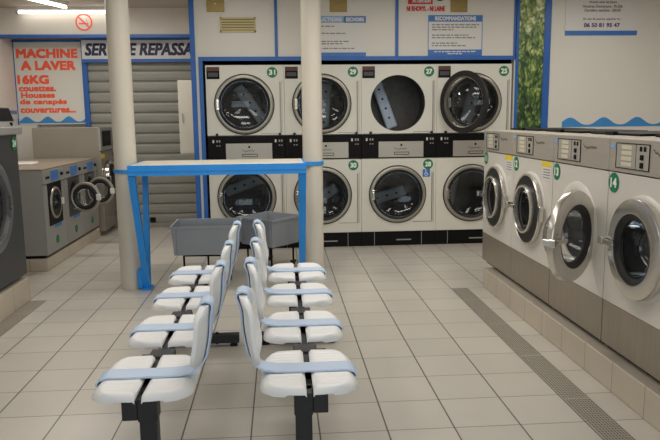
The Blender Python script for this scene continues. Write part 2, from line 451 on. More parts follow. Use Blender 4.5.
def dryer_unit(t, zc, z0, z1, num, open_deg, lift):
    W = .396; cx = -.012
    obj('front_panel', holed_panel(bm_(), -W, W, z0, z1, cx, zc, .288 if open_deg else .262, -.012, .012), M['enamel'], t)
    # drum, back plate, lifter
    b = bm_(); lathe(b, [(.288 if open_deg else .262, 0), (.29, -.06), (.36, -.065), (.36, -.62), (0, -.62)], (cx, 0, zc), 'y', 48)
    dr = obj('drum', b, M['drum'], t, smooth=40)
    b = bm_(); ang, off = lift
    q = bmesh.new(); box(q, -.064, .064, -.06, .0, -.28, .28, bev=.02)
    for zz in (-.16, -.05, .06, .17): disc(q, 0, zz, .012, -.064, -.06, 10, 1)
    merge(b, q, Matrix.Translation((cx + off[0], .50, zc + off[1])) @ Matrix.Rotation(ang, 4, 'Y'))
    obj('lifter', b, [M['lifter'], M['black']], dr)
    # door
    ring = [(.268, .004), (.312, .0), (.316, .010), (.310, .026), (.297, .032), (.282, .030), (.272, .020)]
    gask = [(.255, .006), (.275, .002), (.281, .030), (.272, .036), (.256, .022)]
    if open_deg: ring = [(.268, -.004), (.318, -.006), (.328, .012), (.315, .04), (.295, .045), (.275, .03)]
    glas = [(.262, .018), (.255, -.01), (.225, -.035), (.17, -.055), (.10, -.070), (.05, -.076), (0, -.078)]
    ring, gask, glas = [[(r_ * .945, h_) for r_, h_ in q] for q in (ring, gask, glas)]
    mats = (M['rubber'] if open_deg else M['ring'], M['ring'] if open_deg else M['rubber'], M['glass'])
    hg = .372 if open_deg else .345
    d = lathe_door(t, hg, zc, cx, ring, gask, glas, mats, math.radians(open_deg), -.013)
    b = bm_(); hx = cx - hg - .268
    box(b, hx - .014, hx + .018, -.058, -.025, -.055, .055, bev=.006); box(b, hx - .010, hx + .010, -.075, -.055, -.03, .03, bev=.005)
    obj('door_handle', b, M['chrome'], d)
    if not open_deg: b = bm_(); lathe(b, [(.292, .0), (.308, .0), (.308, .005), (.292, .005)], (cx, -.0125, zc), 'y', 56, loop=True); obj('door_seal', b, M['rubber'], t)
    # hinge rail on the right, its door plate edge
    b = bm_(); box(b, .352, .362, -.022, -.010, zc - .29, zc + .23, bev=.003); box(b, .372, .376, -.014, -.008, zc - .30, zc + .24)
    box(b, .15, .36, -.0145, -.010, zc - .300, zc - .294)
    obj('hinge_rail', b, M['ring'], t)
    badge(t, num, .278 if num == '31' else .312, z1 - .062, -.0125, r=.053)

def dryer_stack(x, nums, label, upper_open=0, kind_icon=False, lifts=None):
    t = thing('stacked_tumble_dryer', label, 'tumble dryer', (x, 7.03, 0), 0, 'white stacked tumble dryers along the back wall')
    b = bm_()
    for xa, xb in ((-.396, -.379), (.379, .396)): box(b, xa, xb, .012, .9, .0, 1.90)
    box(b, -.396, .396, .885, .9, 0, 1.90); box(b, -.396, .396, .0, .9, 1.885, 1.905); box(b, -.396, .396, .012, .9, .93, .95); box(b, -.396, .396, .012, .9, 1.17, 1.19)
    box(b, -.396, .396, .012, .9, .15, .165)
    obj('cabinet', b, M['enamel'], t)
    dryer_unit(t, .555, .158, .932, nums[1], 0, lifts[1])
    dryer_unit(t, 1.508, 1.196, 1.892, nums[0], upper_open, lifts[0])
    # kick panel
    b = bm_(); box(b, -.396, .396, .004, .03, 0.0, .152); k = obj('kick_panel', b, M['black'], t)
    b = bm_(); box(b, -.26, -.255, .002, .006, .005, .15); box(b, .25, .255, .002, .006, .005, .15); box(b, -.02, .14, .0, .005, .055, .068)
    obj('panel_trim', b, M['greysteel'], k)
    # control strip between the two dryers
    b = bm_(); box(b, -.396, .396, -.006, .02, .938, 1.188, bev=.003); cs = obj('control_strip', b, M['black'], t)
    b = bm_(); box(b, -.215, .262, -.010, -.004, .948, 1.112, bev=.002); cp = obj('coin_box_plate', b, M['panelgrey'], cs)
    b = squiggle(-.05, .08, 1.035, -.0108); disc(b, .025, 1.075, .011, -.016, -.010, 14)
    # slot outline
    for z in (.975, 1.000): box(b, -.045, .105, -.012, -.010, z - .003, z + .003)
    for xx in (-.047, .107): box(b, xx - .003, xx + .003, -.012, -.010, .975, 1.0)
    box(b, -.042, .102, -.0108, -.010, .978, .997, mi=1)
    obj('coin_slot', b, [M['black'], M['steel']], cp)
    for x0 in (-.34, .30):
        b = bm_(); box(b, x0 - .01, x0 + .008, -.0125, -.006, 1.12, 1.15, bev=.003, mi=0)
        for kx in (.03, .055): box(b, x0 + kx, x0 + kx + .015, -.011, -.006, 1.125, 1.148, mi=1); box(b, x0 + kx, x0 + kx + .015, -.011, -.006, 1.085, 1.095, mi=1)
        box(b, x0 - .03, x0 + .08, -.009, -.006, .965, 1.07, mi=2)
        obj('button_panel', b, [M['signwhite'], M['greysteel'], M['black']], cs)
    for x0 in (-.30, .345): obj('lock_knob', lathe(bm_(), [(0, .035), (.010, .035), (.014, .02), (.014, 0)], (x0, -.01, 1.205), 'y', 14), M['rubber'], t)
    # display label top left
    b = bm_(); box(b, -.385, -.255, -.016, -.012, 1.765, 1.885, bev=.002); d = obj('display', b, M['black'], t)
    b = bm_(); box(b, -.383, -.257, -.0175, -.0155, 1.845, 1.882); box(b, -.37, -.27, -.0175, -.0155, 1.79, 1.83, mi=1)
    obj('display_label', b, [M['brown'], M['darkgrey']], d)
    if kind_icon:
        b = bm_(); box(b, .255, .335, -.0155, -.012, .735, .815, bev=.002); s = obj('wheelchair_sticker', b, M['signblue'], t)
        b = bm_(); y = -.016
        # simple wheelchair pictogram
        for k in range(18):
            a0, a1 = math.radians(130 + 14 * k), math.radians(130 + 14 * (k + 1)); c = (.293, .765)
            vs = [b.verts.new((c[0] + rr * math.cos(a), y, c[1] + rr * math.sin(a))) for rr, a in ((.015, a0), (.015, a1), (.020, a1), (.020, a0))]
            b.faces.new(vs)
        disc(b, .288, .802, .006, y - .0003, y); box(b, .286, .291, y - .0003, y, .770, .796); box(b, .286, .308, y - .0003, y, .769, .774)
        box(b, .306, .311, y - .0003, y, .752, .774); box(b, .288, .304, y - .0003, y, .783, .787)
        obj('pictogram', b, M['badgetext'], s)
    return t

DX = (-.338, .457, 1.252, 2.047)
R_ = math.radians
dryer_stack(DX[0], ('31', ''), 'white stacked tumble dryer with badge 31, leftmost beside the blue post', lifts=((R_(-35), (.07, -.02)), (R_(70), (.0, .1))))
dryer_stack(DX[1], ('29', '30'), 'white stacked tumble dryer with badges 29 and 30, half behind the column', lifts=((R_(5), (.06, -.03)), (R_(60), (-.05, -.1))))
dryer_stack(DX[2], ('27', '28'), 'white stacked tumble dryer with badges 27 and 28 and its upper door swung open', 124, True, lifts=((R_(-20), (-.075, .0)), (R_(75), (-.1, -.08))))
dryer_stack(DX[3], ('25', ''), 'white stacked tumble dryer with badge 25, rightmost beside the leaf picture', lifts=((R_(15), (.1, -.05)), (R_(10), (-.1, .0))))

# ------------------------------------------------------------------ white washers on the right
def washer(yc, num, label, open_deg=0, yellow=False, flange=False):
    # local frame: front faces -y, x to the right of someone facing the machine; base on the plinth
    t = thing('washing_machine', label, 'washing machine', (1.68, yc, .155), -PI / 2, 'white front loading washers on the right plinth')
    Z = lambda z: z - .155
    W = .348; zc = Z(.745)
    b = bm_(); box(b, -.33, .33, .03, .78, 0, .03); obj('dark_base', b, M['black'], t)  # black block paints the shadow gap between washer and plinth
    b = bm_()
    for xa, xb in ((-W, -W + .012), (W - .012, W)): box(b, xa, xb, .012, .80, .025, Z(1.245))
    box(b, -W, W, .79, .80, .025, Z(1.245)); box(b, -W, W, .0, .80, Z(1.235), Z(1.255), bev=.004); box(b, -W, W, .012, .8, .025, .04)
    obj('cabinet', b, M['steel'], t)
    b = bm_(); box(b, -W, W, -.004, .014, .028, Z(.412), bev=.003); s = obj('skirt', b, M['steelskirt'], t)
    obj('front_panel', holed_panel(bm_(), -W, W, Z(.414), Z(1.082), 0, zc, .19, -.004, .014), M['wenamel'], t)
    b = bm_(); lathe(b, [(.19, .0), (.19, -.08)], (0, 0, zc), 'y', 48); lathe(b, [(.19, -.08), (.26, -.09), (.26, -.55), (.0, -.55)], (0, 0, zc), 'y', 48)
    dr = obj('drum', b, M['wdrum'], t, smooth=40)
    b = bm_(); lathe(b, [(.15, -.10), (.186, -.02), (.189, .0), (.189, -.11)], (0, 0, zc), 'y', 48, loop=True); obj('rubber_seal', b, M['rubber'], t, smooth=50)
    b = bm_()
    for k in range(3):
        q = bmesh.new(); box(q, -.03, .03, .12, .52, -.26, -.19, bev=.015); merge(b, q, Matrix.Translation((0, 0, zc)) @ Matrix.Rotation(k * 2.09 + .5, 4, 'Y'))
    obj('lifter', b, M['chrome'], dr)
    # control panel
    b = bm_(); box(b, -W, W, -.010, .012, Z(1.088), Z(1.253), bev=.004); cp = obj('control_panel', b, M['steel'], t)
    y = -.012
    b = bm_(); x0, x1, z0, z1 = -.275, .03, Z(1.108), Z(1.232)
    for a in ((x0, x1, z0, z0 + .004), (x0, x1, z1 - .004, z1), (x0, x0 + .004, z0, z1), (x1 - .004, x1, z0, z1)): box(b, a[0], a[1], y - .002, y + .002, a[2], a[3], mi=0)
    box(b, x0 + .004, x1 - .004, y - .0005, y + .002, z0 + .004, z1 - .004, mi=1)
    box(b, -.09, -.086, y - .001, y, z0, z1, mi=0)
    obj('control_plate', b, [M['black'], M['panelgrey']], cp)
    for k in range(4): obj('programme_window', box(bm_(), -.22, -.125, y - .003, y, z0 + .012 + k * .027, z0 + .032 + k * .027, bev=.0015), M['cream'], cp)
    for a in ((-.055, -.035, .003, z1 - .034, z1 - .012), (-.02, .0, .003, z1 - .034, z1 - .012), (-.045, -.02, .006, z1 - .074, z1 - .050), (-.045, -.02, .006, z0 + .012, z0 + .038)):
        obj('button', box(bm_(), a[0], a[1], y - a[2], y, a[3], a[4], bev=.0012), M['black'], cp)
    b = squiggle(.06, .22, Z(1.195), y); obj('script_logo', b, M['frame'], cp)
    b = bm_(); box(b, -.335, -.29, y - .0005, y + .002, Z(1.205), Z(1.225)); obj('coin_label', b, M['signpale'], cp)
    b = bm_(); box(b, -.27, .30, .18, .62, Z(1.256), Z(1.268), bev=.004); box(b, -.05, .05, .16, .19, Z(1.256), Z(1.275), bev=.004)
    obj('detergent_lid', b, M['black'], t)
    badge(t, num, -.295, Z(1.03), -.0045, r=.05)
    if yellow:
        b = bm_(); box(b, .17, .32, -.006, -.003, Z(1.045), Z(1.08)); s = obj('warning_label', b, M['yellow'], t)
        b = bm_(); box(b, .19, .32, -.0058, -.003, Z(.965), Z(1.045)); 
        for k in range(4): box(b, .20, .31, -.0064, -.0058, Z(.975 + .017 * k), Z(.982 + .017 * k), mi=1)
        obj('label_text_panel', b, [M['signwhite'], M['grey_text']], s)
    b = bm_(); lathe(b, [(.19, -.004), (.19, .010), (.215, .012), (.252, .004), (.256, -.003)], (0, -.003, zc), 'y', 56); obj('port_rim', b, M['wenamel'], t, smooth=50)
    # door
    ring = [(.168, .012), (.232, .002), (.239, .008), (.240, .032), (.236, .039), (.174, .049), (.168, .047), (.165, .036)]
    gask = [(.136, .016), (.167, .010), (.167, .046), (.156, .044), (.138, .028)]
    glas = [(.142, .028), (.138, .0), (.126, -.06), (.112, -.085), (.08, -.100), (.04, -.106), (0, -.108)]
    if flange:
        ring = [(.224, .006), (.234, .002), (.239, .008), (.238, .024), (.232, .030), (.225, .026)]
        gask = [(.136, .016), (.223, .004), (.224, .024), (.190, .026), (.160, .030), (.138, .028)]
    hx, dcx = (.255, 0) if not open_deg else (.17, -.05)
    d = lathe_door(t, hx, zc, dcx, ring, gask, glas, (M['steel2'], M['rubber'], M['wglass']), R_(open_deg), -.014)
    b = bm_(); fx = dcx - hx
    box(b, fx - .262, fx - .135, -.068, -.054, -.012, .012, bev=.004); box(b, fx - .275, fx - .238, -.074, -.036, -.020, .020, bev=.005)
    box(b, fx - .268, fx - .250, -.04, -.0, -.016, .016, bev=.004)
    obj('door_handle', b, M['chrome'], d)
    if flange: obj('glass_ring', lathe(bm_(), [(.146, .028), (.163, .026), (.166, .036), (.163, .052), (.156, .057), (.148, .052)], (-.255, 0, 0), 'y', 56, loop=True), M['steel2'], d, smooth=35)
    b = bm_(); box(b, -.022, .010, -.034, -.004, -.05, .05, bev=.005); obj('hinge', b, M['chrome'], d)
    return t
M['steel2'] = paint('polished door ring', srgb(206, 202, 194), .26, metal=.85, var=.03, scale=3)
washer(5.065, '11', 'white front loading washer with badge 11, farthest of the row on the right plinth', yellow=True, flange=True)
washer(4.365, '12', 'white front loading washer with badge 12, closed, between washers 11 and 13', yellow=True, flange=True)
washer(3.660, '13', 'white front loading washer with badge 13 and its round door swung open', open_deg=129)
washer(2.955, '14', 'white front loading washer with badge 14, nearest the camera on the right', yellow=False)

# ------------------------------------------------------------------ charcoal washer at far left foreground
t = thing('large_washer', 'charcoal grey large washing machine on the tiled plinth at the left edge', 'washing machine', (-1.955, 4.76, .185), PI / 2)
W = .42; Z = lambda z: z - .185
b = bm_(); box(b, -.38, .38, .05, .72, 0, .03); obj('dark_base', b, M['black'], t)
b = bm_(); 
for xa, xb in ((-W, -W + .015), (W - .015, W)): box(b, xa, xb, .012, .78, .03, Z(1.27))
box(b, -W, W, .77, .78, .03, Z(1.27)); box(b, -W, W, .012, .78, Z(1.255), Z(1.27)); box(b, -W, W, .012, .78, .03, .045)
obj('cabinet', b, M['darkgrey'], t)
obj('front_panel', holed_panel(bm_(), -W, W, .03, Z(1.27), -.19, Z(.80), .225, -.006, .014), M['darkgrey'], t)
b = bm_(); lathe(b, [(.225, .0), (.225, -.1), (.32, -.1), (.32, -.55), (0, -.55)], (-.19, 0, Z(.80)), 'y', 48); obj('drum', b, M['drum'], t, smooth=40)
ring = [(.235, .012), (.318, .0), (.325, .015), (.318, .05), (.29, .062), (.25, .055), (.235, .035)]
gask = [(.315, -.004), (.352, -.006), (.352, .012), (.325, .018)]
glas = [(.245, .03), (.235, .06), (.16, .10), (0, .11)]
d = lathe_door(t, .17, Z(.80), -.19, ring, gask, glas, (M['doorgrey'], M['rubber'], M['wglass']), 0, -.008)
b = bm_(); box(b, -.70, -.65, -.09, -.04, -.05, .05, bev=.008); obj('door_handle', b, M['chrome'], d)
b = bm_(); box(b, -W - .01, W + .012, -.05, .78, Z(1.27), Z(1.325), bev=.008); obj('top_ledge', b, M['greysteel'], t)
b = bm_()   # sloping console
q = bmesh.new(); prism(q, [(-.02, 0), (.30, 0), (.30, .140), (.035, .140), (.004, .042)], -W, W); merge(b, q, Matrix.Translation((0, 0, Z(1.325))) @ Matrix.Rotation(PI / 2, 4, 'Z') @ Matrix.Diagonal((1, -1, 1, 1)))
cs = obj('console', b, M['greysteel'], t)
b = bm_(); vs = [b.verts.new(v_) for v_ in ((-W + .004, .0, Z(1.368)), (W - .004, .0, Z(1.368)), (W - .004, .029, Z(1.460)), (-W + .004, .029, Z(1.460)))]; b.faces.new(vs)
q = bmesh.new(); lathe(q, [(0, .012), (.014, .012), (.014, 0)], (.33, -.006, Z(1.345)), 'y', 16); merge(b, q)
obj('console_screen', b, M['black'], cs)
badge(t, '24', .36, Z(1.205), -.008, r=.05)

# ------------------------------------------------------------------ three grey washers, far left
def grey_washer(yc, label, open_deg):
    t = thing('compact_washer', label, 'washing machine', (-2.14, yc, .115), PI / 2, 'grey washers under the machine sign')
    W = .297; Z = lambda z: z - .115; zc = Z(.60)
    b = bm_(); box(b, -.28, .28, .04, .7, 0, .03); obj('dark_base', b, M['black'], t)
    b = bm_()
    for xa, xb in ((-W, -W + .012), (W - .012, W)): box(b, xa, xb, .012, .72, .03, Z(.925))
    box(b, -W, W, .71, .72, .03, Z(.92)); obj('top_panel', box(bm_(), -W, W, -.006, .725, Z(.918), Z(.935), bev=.004), M['topbrown'], t)
    obj('cabinet', b, M['greysteel'], t)
    b = bm_(); holed_panel(b, -W, W, .028, Z(.79), 0, zc, .145, -.004, .014); obj('front_panel', b, M['greysteel'], t)
    b = bm_(); box(b, -W, W, -.012, .014, Z(.795), Z(.917), bev=.004); cp = obj('control_panel', b, M['greysteel'], t)
    b = bm_(); box(b, -.10, .12, -.015, -.011, Z(.81), Z(.905)); obj('instruction_sticker', b, M['sticker'], cp)
    b = bm_(); box(b, -.24, -.14, -.016, -.011, Z(.84), Z(.862), bev=.002); obj('drawer_grip', b, M['black'], cp); obj('dial', lathe(bm_(), [(0, .02), (.016, .02), (.018, .0)], (.195, -.011, Z(.86)), 'y', 16), M['black'], cp)
    b = bm_(); lathe(b, [(.145, .0), (.145, -.06), (.2, -.07), (.2, -.45), (0, -.45)], (0, 0, zc), 'y', 40); obj('drum', b, M['drum'], t, smooth=40)
    # squared dark bezel around the port
    b = bm_(); holed_panel(b, -.19, .19, zc - .20, zc + .19, 0, zc, .15, -.010, -.003); obj('port_bezel', b, M['black'] if not open_deg else M['darkgrey'], t)
    ring = [(.124, .006), (.150, .0), (.154, .008), (.148, .024), (.136, .028), (.126, .024)]
    gask = [(.085, .006), (.125, .003), (.127, .026), (.108, .032), (.087, .020)]
    glas = [(.092, .02), (.088, -.03), (.06, -.05), (0, -.052)]
    d = lathe_door(t, -.165, zc, 0, ring, gask, glas, (M['ring'], M['rubber'], M['wglass']), R_(-open_deg), -.012 if open_deg else .004)
    b = bm_(); box(b, .165 + .12, .165 + .165, -.045, -.022, -.03, .03, bev=.005); obj('door_handle', b, M['signwhite'], d)
    b = bm_(); box(b, -.05, .14, -.006, -.003, Z(.365), Z(.41)); obj('lower_sticker', b, M['sticker'], t)
    b = bm_(); lathe(b, [(0, .004), (.04, .004), (.04, 0)], (.0, -.004, Z(.25)), 'y', 20); o = obj('number_badge', b, M['green'], t)
    return t
grey_washer(6.50, 'grey compact washer with closed door, nearest of the three under the machine sign', 0)
grey_washer(7.10, 'grey compact washer with open round door, middle of the three under the machine sign', 97)
grey_washer(7.70, 'grey compact washer with open round door, farthest of the three under the machine sign', 100)

# tall stainless washer in the far left corner
t = thing('large_washer', 'tall stainless steel washer in the far corner by the roller shutter', 'washing machine', (-2.09, 8.315, 0), PI / 2)
W = .268
b = bm_()
box(b, -W, W, .012, .76, .06, 1.285, bev=.006); box(b, -W + .03, W - .03, .06, .73, 0, .06); obj('cabinet', b, M['satin'], t)
b = bm_(); box(b, -W, W, -.006, .014, .06, 1.0, bev=.004); obj('front_panel', b, M['satin'], t)
b = bm_(); box(b, -W, W, -.012, .014, 1.01, 1.28, bev=.004); cp = obj('control_panel', b, M['greysteel'], t)
b = bm_(); box(b, -.2, .2, -.016, -.011, 1.06, 1.24); obj('display', b, M['black'], cp)
b = bm_(); box(b, -.25, -.12, -.012, -.006, .92, .97); obj('warning_label', b, M['yellow'], t)
d = lathe_door(t, .22, .68, 0, [(.16, .01), (.21, .0), (.215, .02), (.2, .06), (.165, .05)], [(.13, .01), (.16, .01), (.16, .045), (.135, .03)], [(.14, .03), (.12, .06), (0, .075)], (M['chrome'], M['rubber'], M['wglass']), 0, -.008)
b = bm_(); box(b, -.46, -.41, -.085, -.04, -.03, .03, bev=.006); obj('door_handle', b, M['chrome'], d)
# white tray lying on the grey washers
b = bm_(); box(b, -.16, .16, -.12, .12, 0, .012, bev=.003); box(b, -.16, .16, .108, .12, .012, .025)
tag(obj('shelf_board', b, M['signwhite'], loc=(-2.62, 6.95, .9355)), 'small white board lying on top of the grey washers', 'board')

# ------------------------------------------------------------------ roller shutter bay
t = thing('roller_shutter', 'closed grey metal roller shutter under the ironing service sign', 'shutter', (-1.6, 8.66, 0))
b = bm_(); x0, x1 = -.735, .735
prof = []
zz = .05; p = .128
while zz < 2.06:
    prof += [(0, zz), (-.008, zz + .010), (-.012, zz + .04), (-.012, zz + .085), (-.008, zz + .110), (.0, zz + .116), (.012, zz + .119), (.012, zz + .126)]
    zz += p
pv = [[b.verts.new((x, y, z)) for y, z in prof] for x in (x0, x1)]
for k in range(len(prof) - 1): b.faces.new((pv[0][k], pv[1][k], pv[1][k + 1], pv[0][k + 1]))
obj('slat_curtain', b, M['shutter'], t)
b = bm_(); box(b, x0, x1, -.025, .012, .0, .055, bev=.004); bb = obj('bottom_bar', b, M['satin'], t)
b = bm_(); box(b, -.07, .0, -.036, -.024, .07, .13, bev=.004); obj('lock', b, M['black'], t)
b = bm_(); box(b, x0 - .045, x0, -.05, .02, 0, 2.12); obj('guide_rail', b, M['trim'], t)
# sign above shutter
t = thing('fascia_sign', 'white sign reading SERVICE REPASSAGE in navy italics above the shutter', 'sign', (-1.61, 8.56, 2.215))
b = bm_(); box(b, -.76, .755, 0, .03, -.125, .125); obj('panel', b, M['signwhite'], t)
b = bm_(); box(b, -.76, .755, -.012, .03, -.155, -.115); box(b, -.76, .755, -.012, .03, .11, .135); obj('border', b, M['trim'], t)
b = bm_(); put_text(b, 'SERVICE REPASSAGE', -.725, .0, -.003, w=1.52, h=.15, shear=.22, left=True, fat=.014)
bmesh.ops.bisect_plane(b, geom=list(b.verts) + list(b.edges) + list(b.faces), plane_co=(.75, 0, 0), plane_no=(1, 0, 0), clear_outer=True)
obj('lettering', b, M['navy'], t)
# white cabinet by the shutter
t = thing('wall_cabinet', 'narrow white wall cabinet hung in front of the shutter beside the blue post', 'cabinet', (-.99, 7.62, .98))
b = bm_(); box(b, -.115, .125, 0, .25, 0, .81, bev=.004); obj('carcass', b, M['cabinetwhite'], t)
b = bm_(); box(b, -.085, .125, -.018, -.001, .01, .80, bev=.003); d = obj('door', b, M['cabinetwhite'], t)
b = bm_(); box(b, -.075, -.068, -.032, -.018, .35, .45, bev=.002); obj('handle', b, M['greysteel'], d)

# MACHINE A LAVER sign
t = thing('wall_sign', 'large white sign reading MACHINE A LAVER 16KG in orange red letters', 'sign', (-2.845, 8.66, 1.34))
b = bm_(); box(b, -.378, .445, 0, .03, -.02, .99); obj('panel', b, M['board'], t)
b = bm_()
for a in ((-.39, -.362, -.02, .99), (.44, .515, -.02, .99), (-.39, .515, .975, 1.0)): box(b, a[0], a[1], -.008, .03, a[2], a[3])
obj('border', b, M['trim'], t)
b = bm_(); y = -.002
for s, z, h, x0, x1, ft in (('MACHINE', .839, .115, -.338, .398, .016), ('A LAVER', .695, .115, -.293, .364, .016), ('16KG', .526, .11, -.345, .033, .016),
        ('couettes.', .415, .066, -.335, .11, .010), ('Housses', .338, .07, -.315, .09, .010), ('de canapés', .25, .082, -.335, .23, .010), ('couvertures...', .155, .068, -.335, .335, .010)):
    b = bm_(); put_text(b, s, x0, z, y, w=x1 - x0, h=h, left=True, fat=ft); obj('lettering', b, M['red'], t)
def wave_bm(x0, x1, z0, zb, amp, period, phase, y):
    b = bm_(); k = 90; lo, hi = [], []
    for i in range(k + 1):
        x = x0 + (x1 - x0) * i / k
        s = .5 + .5 * math.cos(2 * PI * (x - phase) / period)
        hi.append((x, zb + amp * s ** 1.3)); 
    prism(b, [(x0, z0), (x1, z0)] + list(reversed(hi)), y - .002, y)
    return b
obj('wave', wave_bm(-.36, .44, -.005, .012, .065, .255, -.27, -.001), M['wave'], t)
# faded letters on the side wall at the frame edge
t = thing('side_sign', 'strip of blue lettering on the left side wall beside the machine sign', 'sign', (XL, 8.2, 1.47), PI / 2)
b = bm_(); box(b, -.5, .48, -.004, 0, -.08, .84); obj('panel', b, M['board'], t)
b = bm_(); dashes(b, -.42, .42, -.0, .045, -.006, 8); obj('lettering', b, M['signblue'], t)

# no smoking roundel
t = thing('no_smoking_sign', 'red no smoking roundel on the white header over the machine sign', 'sign', (-2.25, 8.297, 2.50))
def ring_bm(b, r0, r1, y, n=40):
    for k in range(n):
        a0, a1 = 2 * PI * k / n, 2 * PI * (k + 1) / n
        b.faces.new([b.verts.new((r * math.cos(a), y, r * math.sin(a))) for r, a in ((r0, a0), (r0, a1), (r1, a1), (r1, a0))])
b = bm_(); disc(b, 0, 0, .098, -.0008, .0, 40); obj('disc', b, M['signwhite'], t)
b = bm_(); ring_bm(b, .08, .098, -.0026)
q = bmesh.new(); box(q, -.085, .085, -.003, -.0018, -.008, .008); merge(b, q, Matrix.Rotation(R_(45), 4, 'Y')); obj('prohibition_ring', b, M['red'], t)
b = bm_(); box(b, -.06, .03, -.002, -.0012, -.025, -.008); box(b, .034, .05, -.002, -.0012, -.025, -.008)
for k in range(6): box(b, .03 + .003 * math.sin(k), .036 + .003 * math.sin(k), -.002, -.0012, -.002 + .008 * k, .006 + .008 * k)
obj('cigarette', b, M['red'], t)

# ------------------------------------------------------------------ notices above the dryers
YW = 7.03
def px_x(px): return (px - 284.5) / 95.1 + .047
t = thing('notice_board', 'white notice headed SECHOIRS in blue, half behind the right column', 'notice', (.565, YW - .008, 1.90))
b = bm_(); box(b, -.285, .340, 0, .008, .085, .485); obj('panel', b, M['signwhite'], t)
b = bm_(); box(b, -.285, .13, -.002, 0, .42, .485, mi=0); box(b, .12, .340, -.002, 0, .42, .485, mi=1); box(b, -.285, .340, -.002, 0, .085, .125, mi=1); obj('header_band', b, [M['signpale'], M['signblue']], t)
b = bm_(); put_text(b, 'SECHOIRS', .228, .452, -.003, w=.19, h=.04, bold=.02); obj('lettering', b, M['signwhite'], t)
b = bm_(); put_text(b, 'INSTRUCTIONS', -.085, .452, -.003, w=.36, h=.04, bold=.02); obj('lettering', b, M['signwhite'], t)
b = bm_()
for k, (z, x0, x1) in enumerate(((.385, -.12, .02), (.315, -.12, .13), (.235, -.12, .17), (.212, -.12, .10), (.165, -.12, .22))): b = bm_(); dashes(b, x0 - .14, x1, z, .011, -.001, 20 + k); obj('print_line', b, M['grey_text'], t)
t = thing('notice_board', 'white notice headed RECOMMANDATIONS with blue bands above the right dryers', 'notice', (1.835, YW - .008, 1.905))
b = bm_(); box(b, -.285, .285, 0, .008, .085, .49); obj('panel', b, M['signwhite'], t)
b = bm_(); box(b, -.285, .285, -.002, 0, .425, .49, mi=0); box(b, -.285, .285, -.002, 0, .085, .145, mi=1)
for x0, x1 in ((-.285, -.279), (.279, .285)): box(b, x0, x1, -.002, 0, .145, .425, mi=0)
obj('header_band', b, [M['signblue'], M['signblue']], t)
b = bm_(); put_text(b, 'RECOMMANDATIONS', 0, .457, -.003, w=.43, h=.042, bold=.02); obj('lettering', b, M['signwhite'], t)
for k_, (xa_, xb_, z_) in enumerate(((-.22, .22, .125), (-.08, .08, .104))):
    b = bm_(); dashes(b, xa_, xb_, z_, .011, -.003, 41 + k_); obj('print_line', b, M['signwhite'], t)
b = bm_()
for k, (z, x1) in enumerate(((.395, .25), (.37, .22), (.345, -.02), (.29, .15), (.265, .21), (.21, .02), (.185, .11))): b = bm_(); dashes(b, -.245, x1, z, .012, -.001, 60 + k); obj('print_line', b, M['grey_text'], t)
t = thing('warning_sign', 'red ATTENTION notice with red words NI RHOVYL - NI LAINE below the ceiling', 'sign', (1.465, YW - .006, 2.475))
b = bm_(); box(b, -.125, .13, 0, .006, .03, .20); obj('panel', b, M['signred'], t)
b = bm_(); put_text(b, 'ATTENTION', 0.015, .065, -.002, w=.19, h=.045, bold=.03); obj('lettering', b, M['signwhite'], t)
b = bm_(); put_text(b, 'NI RHOVYL - NI LAINE', .060, -.015, .003, w=.40, h=.052, bold=.03); obj('lower_lettering', b, M['signred'], t)
b = bm_(); disc(b, .205, .12, .06, -.002, .004, 30); o = obj('round_sticker', b, M['frame'], t)
b = bm_(); disc(b, .205, .12, .042, -.003, -.002, 24); obj('sticker_centre', b, M['green'], o)
# brass plates
for x, lab in ((-.61, 'square brass wall plate above the left dryer, beside the cream vent'), (.625, 'square brass wall plate right of the column above the SECHOIRS notice'), (1.87, 'square brass wall plate above the RECOMMANDATIONS notice')):
    t = thing('brass_plate', lab, 'wall plate', (x, YW - .01, 2.445), 0, 'brass plates above the dryers')
    b = bm_(); box(b, -.088, .088, 0, .01, -.02, .155, bev=.003); obj('plate', b, M['brass'], t)
    b = bm_(); lathe(b, [(0, .012), (.008, .012), (.01, .0)], (0, 0, .06), 'y', 14); obj('screw', b, M['chrome'], t)
# vent
t = thing('vent_grille', 'cream rectangular louvred vent in the white boarding above dryer 31', 'vent', (-.392, YW - .012, 2.30))
b = bm_(); fx, fz = .178, .072
for a in ((-fx, fx, -fz, -fz + .016), (-fx, fx, fz - .016, fz), (-fx, -fx + .014, -fz, fz), (fx - .014, fx, -fz, fz)): box(b, a[0], a[1], -.004, .012, a[2], a[3])
obj('frame', b, M['ventcream'], t)
b = bm_(); box(b, -fx + .014, fx - .014, .006, .012, -fz + .016, fz - .016); obj('backing', b, M['ventdark'], t)
b = bm_()
for k in range(4): box(b, -fx + .014, fx - .014, -.002, .008, -.047 + k * .026, -.032 + k * .026)
obj('louvres', b, M['ventcream'], t)

# leaf picture and opening hours notice on the white wall
o = obj('leaf_picture', box(bm_(), -.133, .133, 0, .006, -.75, CEIL - 1.9), M['leaves'], loc=(2.645, YW - .006, 1.9))
tag(o, 'tall narrow picture of green leaves between two blue strips beside the dryers', 'picture')
t = thing('wall_notice', 'white opening hours notice with phone number 06 50 81 95 47 on right wall', 'notice', (3.395, YW - .008, 2.19))
b = bm_(); box(b, -.395, .385, 0, .008, 0, .47); obj('panel', b, M['signwhite'], t)
b = bm_(); box(b, -.395, .385, -.002, 0, 0, .048); obj('blue_band', b, M['signblue'], t)
b = bm_()
for s, z, h, w in (('Ouvert tous les jours', .335, .030, .30), ("Horaires d'ouverture : 7h-22h", .295, .030, .43), ('Dernière machine : 20h30', .255, .030, .39), ('En cas de panne, appeler le :', .165, .028, .41)):
    b = bm_(); put_text(b, s, .0, z, -.001, w=w, h=h, bold=.012); obj('lettering', b, M['grey_text'], t)
